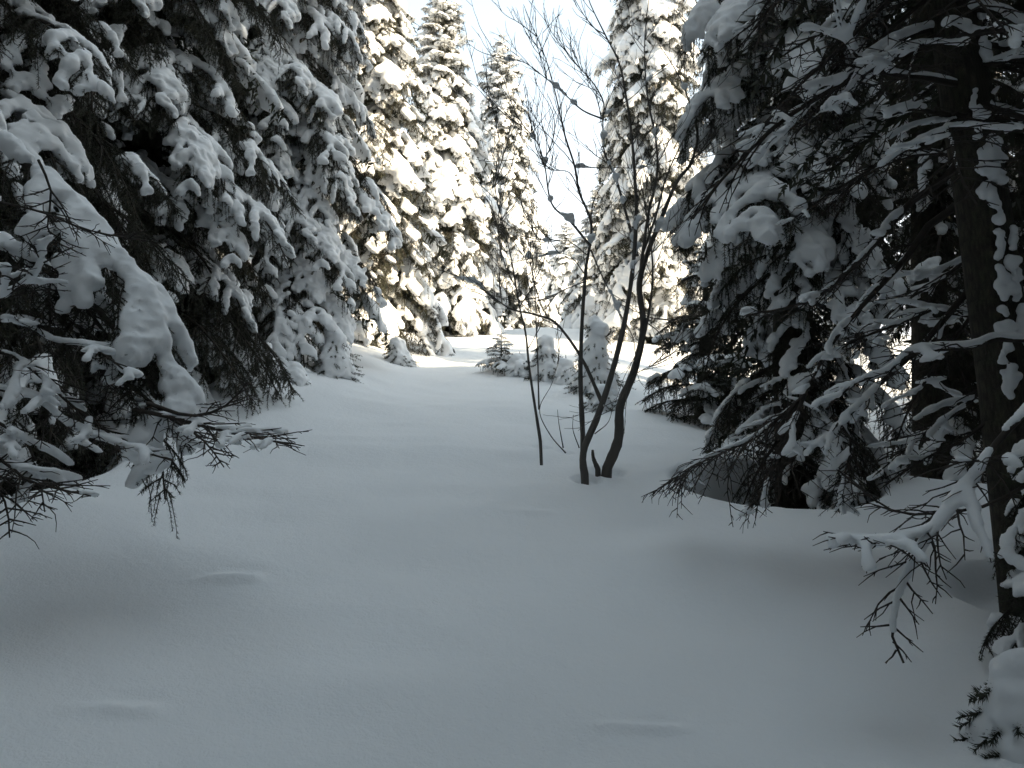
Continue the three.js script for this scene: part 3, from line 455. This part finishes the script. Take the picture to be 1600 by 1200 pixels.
  L([[1620, 560], [1560, 590], [1500, 640], [1430, 690], [1370, 740]], 4.7, 5.4, 0.016, { snow: 0.016, n: 11, lat: 0.4 }, 15); L([[1600, 440], [1540, 470], [1470, 560], [1420, 640], [1390, 720]], 4.9, 5.8, 0.016, { snow: 0.016, n: 11, lat: 0.45 }, 16);
  L([[1500, 100], [1440, 150], [1380, 200], [1320, 250], [1250, 290]], 4.9, 5.6, 0.017, { snow: 0.029, n: 10, lat: 0.45, droop: 2 }, 17); L([[1470, -20], [1400, 10], [1330, 30], [1250, 70], [1190, 110]], 4.8, 5.8, 0.017, { snow: 0.025, n: 10, lat: 0.45, droop: 2 }, 18);
  L([[1620, 640], [1560, 650], [1500, 690], [1440, 720], [1380, 760]], 4.4, 5.0, 0.012, { snow: 0.009, n: 9, lat: 0.35 }, 19); L([[1300, 650], [1330, 690], [1320, 740], [1310, 800]], 5.2, 5.2, 0.01, { needles: 1, step: 0.005, snow: 0.014, n: 10, lat: 0.25, droop: 3, levels: 2 }, 20);
}
{ // low snowy spruce at the right edge with its long bare limb
  const g = spruce({ name: 'low_spruce', x: 2.52, d: 3.6, H: 1.7, R: 0.55, seed: 61, gap: 0.13, per: 6, y0: 0.2, tr: 0.04, taper: 0.4, sag: 0.6, dark: 0.6, label: 'low snowy spruce at the right edge holding a long bare limb over the snow' });
  limb(g, [[1620, 625], [1600, 645], [1555, 695], [1512, 762], [1455, 838], [1405, 930], [1395, 1000], [1412, 1036]], 3.5, 3.15, 0.016, { snow: 0.045, n: 11, lat: 0.3, gap: 0.12, cover: 0.1, droop: 1.4, snowEnd: 0.55 }, 1);
  limb(g, [[1470, 815], [1440, 835], [1400, 848], [1345, 850], [1310, 845]], 3.32, 3.2, 0.008, { snow: 0.03, n: 9, lat: 0.22, cover: 0.3, from: 0.1, droop: 1.6 }, 2);
  limb(g, [[1600, 760], [1540, 790], [1480, 800], [1400, 800], [1340, 760], [1310, 735]], 3.6, 3.7, 0.007, { snow: 0, n: 8, lat: 0.25, droop: 1.5 }, 3);
  limb(g, [[1630, 690], [1590, 715], [1530, 720], [1480, 722]], 3.5, 3.3, 0.008, { snow: 0.028, n: 4, lat: 0.2 }, 4);
}
// ---------- the snow-loaded bough at the left edge ----------
{
  const g = spruce({ x: -4.9, d: 5.6, H: 15, R: 1.9, seed: 71, y0: 3.0, gap: 0.28, dark: 0.85, label: 'nearest left spruce sending a thick snow pillow and bare twigs over the path' });
  const L = (...a) => limb(g, ...a), N = { ...NEAR, gap: 0.05, cell: 0.02, k: 60 };
  L([[-120, 150], [-40, 205], [50, 265], [115, 340], [170, 400], [215, 460], [250, 540], [265, 620], [262, 670]], 5.2, 4.6, 0.03, { ...N, lat: 0.6, n: 14, droop: 3.2, snow: 0.085, cover: 0.34, rough: 0.021, fr: 11, gap: 0.26, n: 17 }, 1, 'bough');
  L([[150, 480], [200, 540], [235, 600], [250, 690], [258, 780]], 4.8, 4.5, 0.015, { ...N, lat: 0.28, n: 12, droop: 3.5, snow: 0.028, cover: 0.2, gap: 0.5 }, 2, 'bough');
  L([[-100, 330], [0, 380], [80, 430], [150, 500], [200, 580]], 5.2, 4.7, 0.02, { ...N, lat: 0.5, n: 12, droop: 2.6, snow: 0.035, cover: 0.2, gap: 0.5, needles: 0.8 }, 3, 'bough');
  L([[-60, 470], [0, 492], [42, 508], [83, 533], [146, 545], [210, 590]], 4.8, 4.4, 0.014, { snow: 0.028, n: 9 }, 4); L([[-60, 540], [0, 550], [25, 558], [60, 585], [120, 640], [190, 690]], 4.6, 4.4, 0.014, { snow: 0.026, n: 10, lat: 0.4 }, 5);
  L([[-60, 590], [0, 608], [50, 621], [104, 662], [158, 687], [217, 704], [270, 720]], 4.5, 4.3, 0.014, { snow: 0.024, n: 10 }, 6); L([[-40, 490], [0, 467], [33, 446], [58, 425], [70, 380]], 4.4, 4.3, 0.012, { snow: 0.022, n: 6 }, 7);
  L([[80, 500], [158, 571], [200, 600], [233, 625], [258, 658], [300, 700]], 4.8, 4.5, 0.012, { snow: 0.03, n: 9 }, 8); L([[-50, 400], [40, 440], [120, 520], [200, 620], [270, 650]], 5.0, 4.6, 0.014, { snow: 0.024, n: 12, lat: 0.45 }, 9);
  L([[230, 630], [300, 650], [354, 633], [388, 596]], 4.5, 4.3, 0.011, { snow: 0, n: 7, lat: 0.22, from: 0.4, droop: 0.4 }, 10); L([[210, 640], [292, 658], [354, 675], [417, 687], [455, 697]], 4.5, 4.2, 0.012, { snow: 0.012, n: 12, lat: 0.34, from: 0.35, droop: 1.0, gap: 0.6 }, 11);
  L([[200, 600], [270, 655], [320, 690], [350, 730]], 4.6, 4.4, 0.009, { snow: 0, n: 9, lat: 0.25, from: 0.35 }, 12);
  L([[-80, 690], [0, 717], [42, 750], [83, 762], [142, 775]], 4.1, 3.9, 0.01, { snow: 0.01, n: 9, lat: 0.32, gap: 0.5 }, 13); L([[-80, 690], [-20, 740], [10, 790], [15, 840]], 4.1, 3.9, 0.009, { snow: 0, n: 8, lat: 0.28 }, 14); L([[-40, 640], [40, 690], [60, 740], [70, 800]], 4.3, 4.1, 0.009, { snow: 0.012, n: 8, lat: 0.3, gap: 0.5 }, 15);
  L([[60, 250], [80, 300], [75, 360], [100, 400]], 4.6, 4.5, 0.006, { snow: 0, n: 6, lat: 0.3, droop: 0 }, 16); L([[-30, 310], [60, 330], [140, 360], [250, 380]], 4.5, 4.3, 0.006, { snow: 0, n: 8, lat: 0.25, droop: 0.2 }, 17);
}
renderer.render(scene, camera);
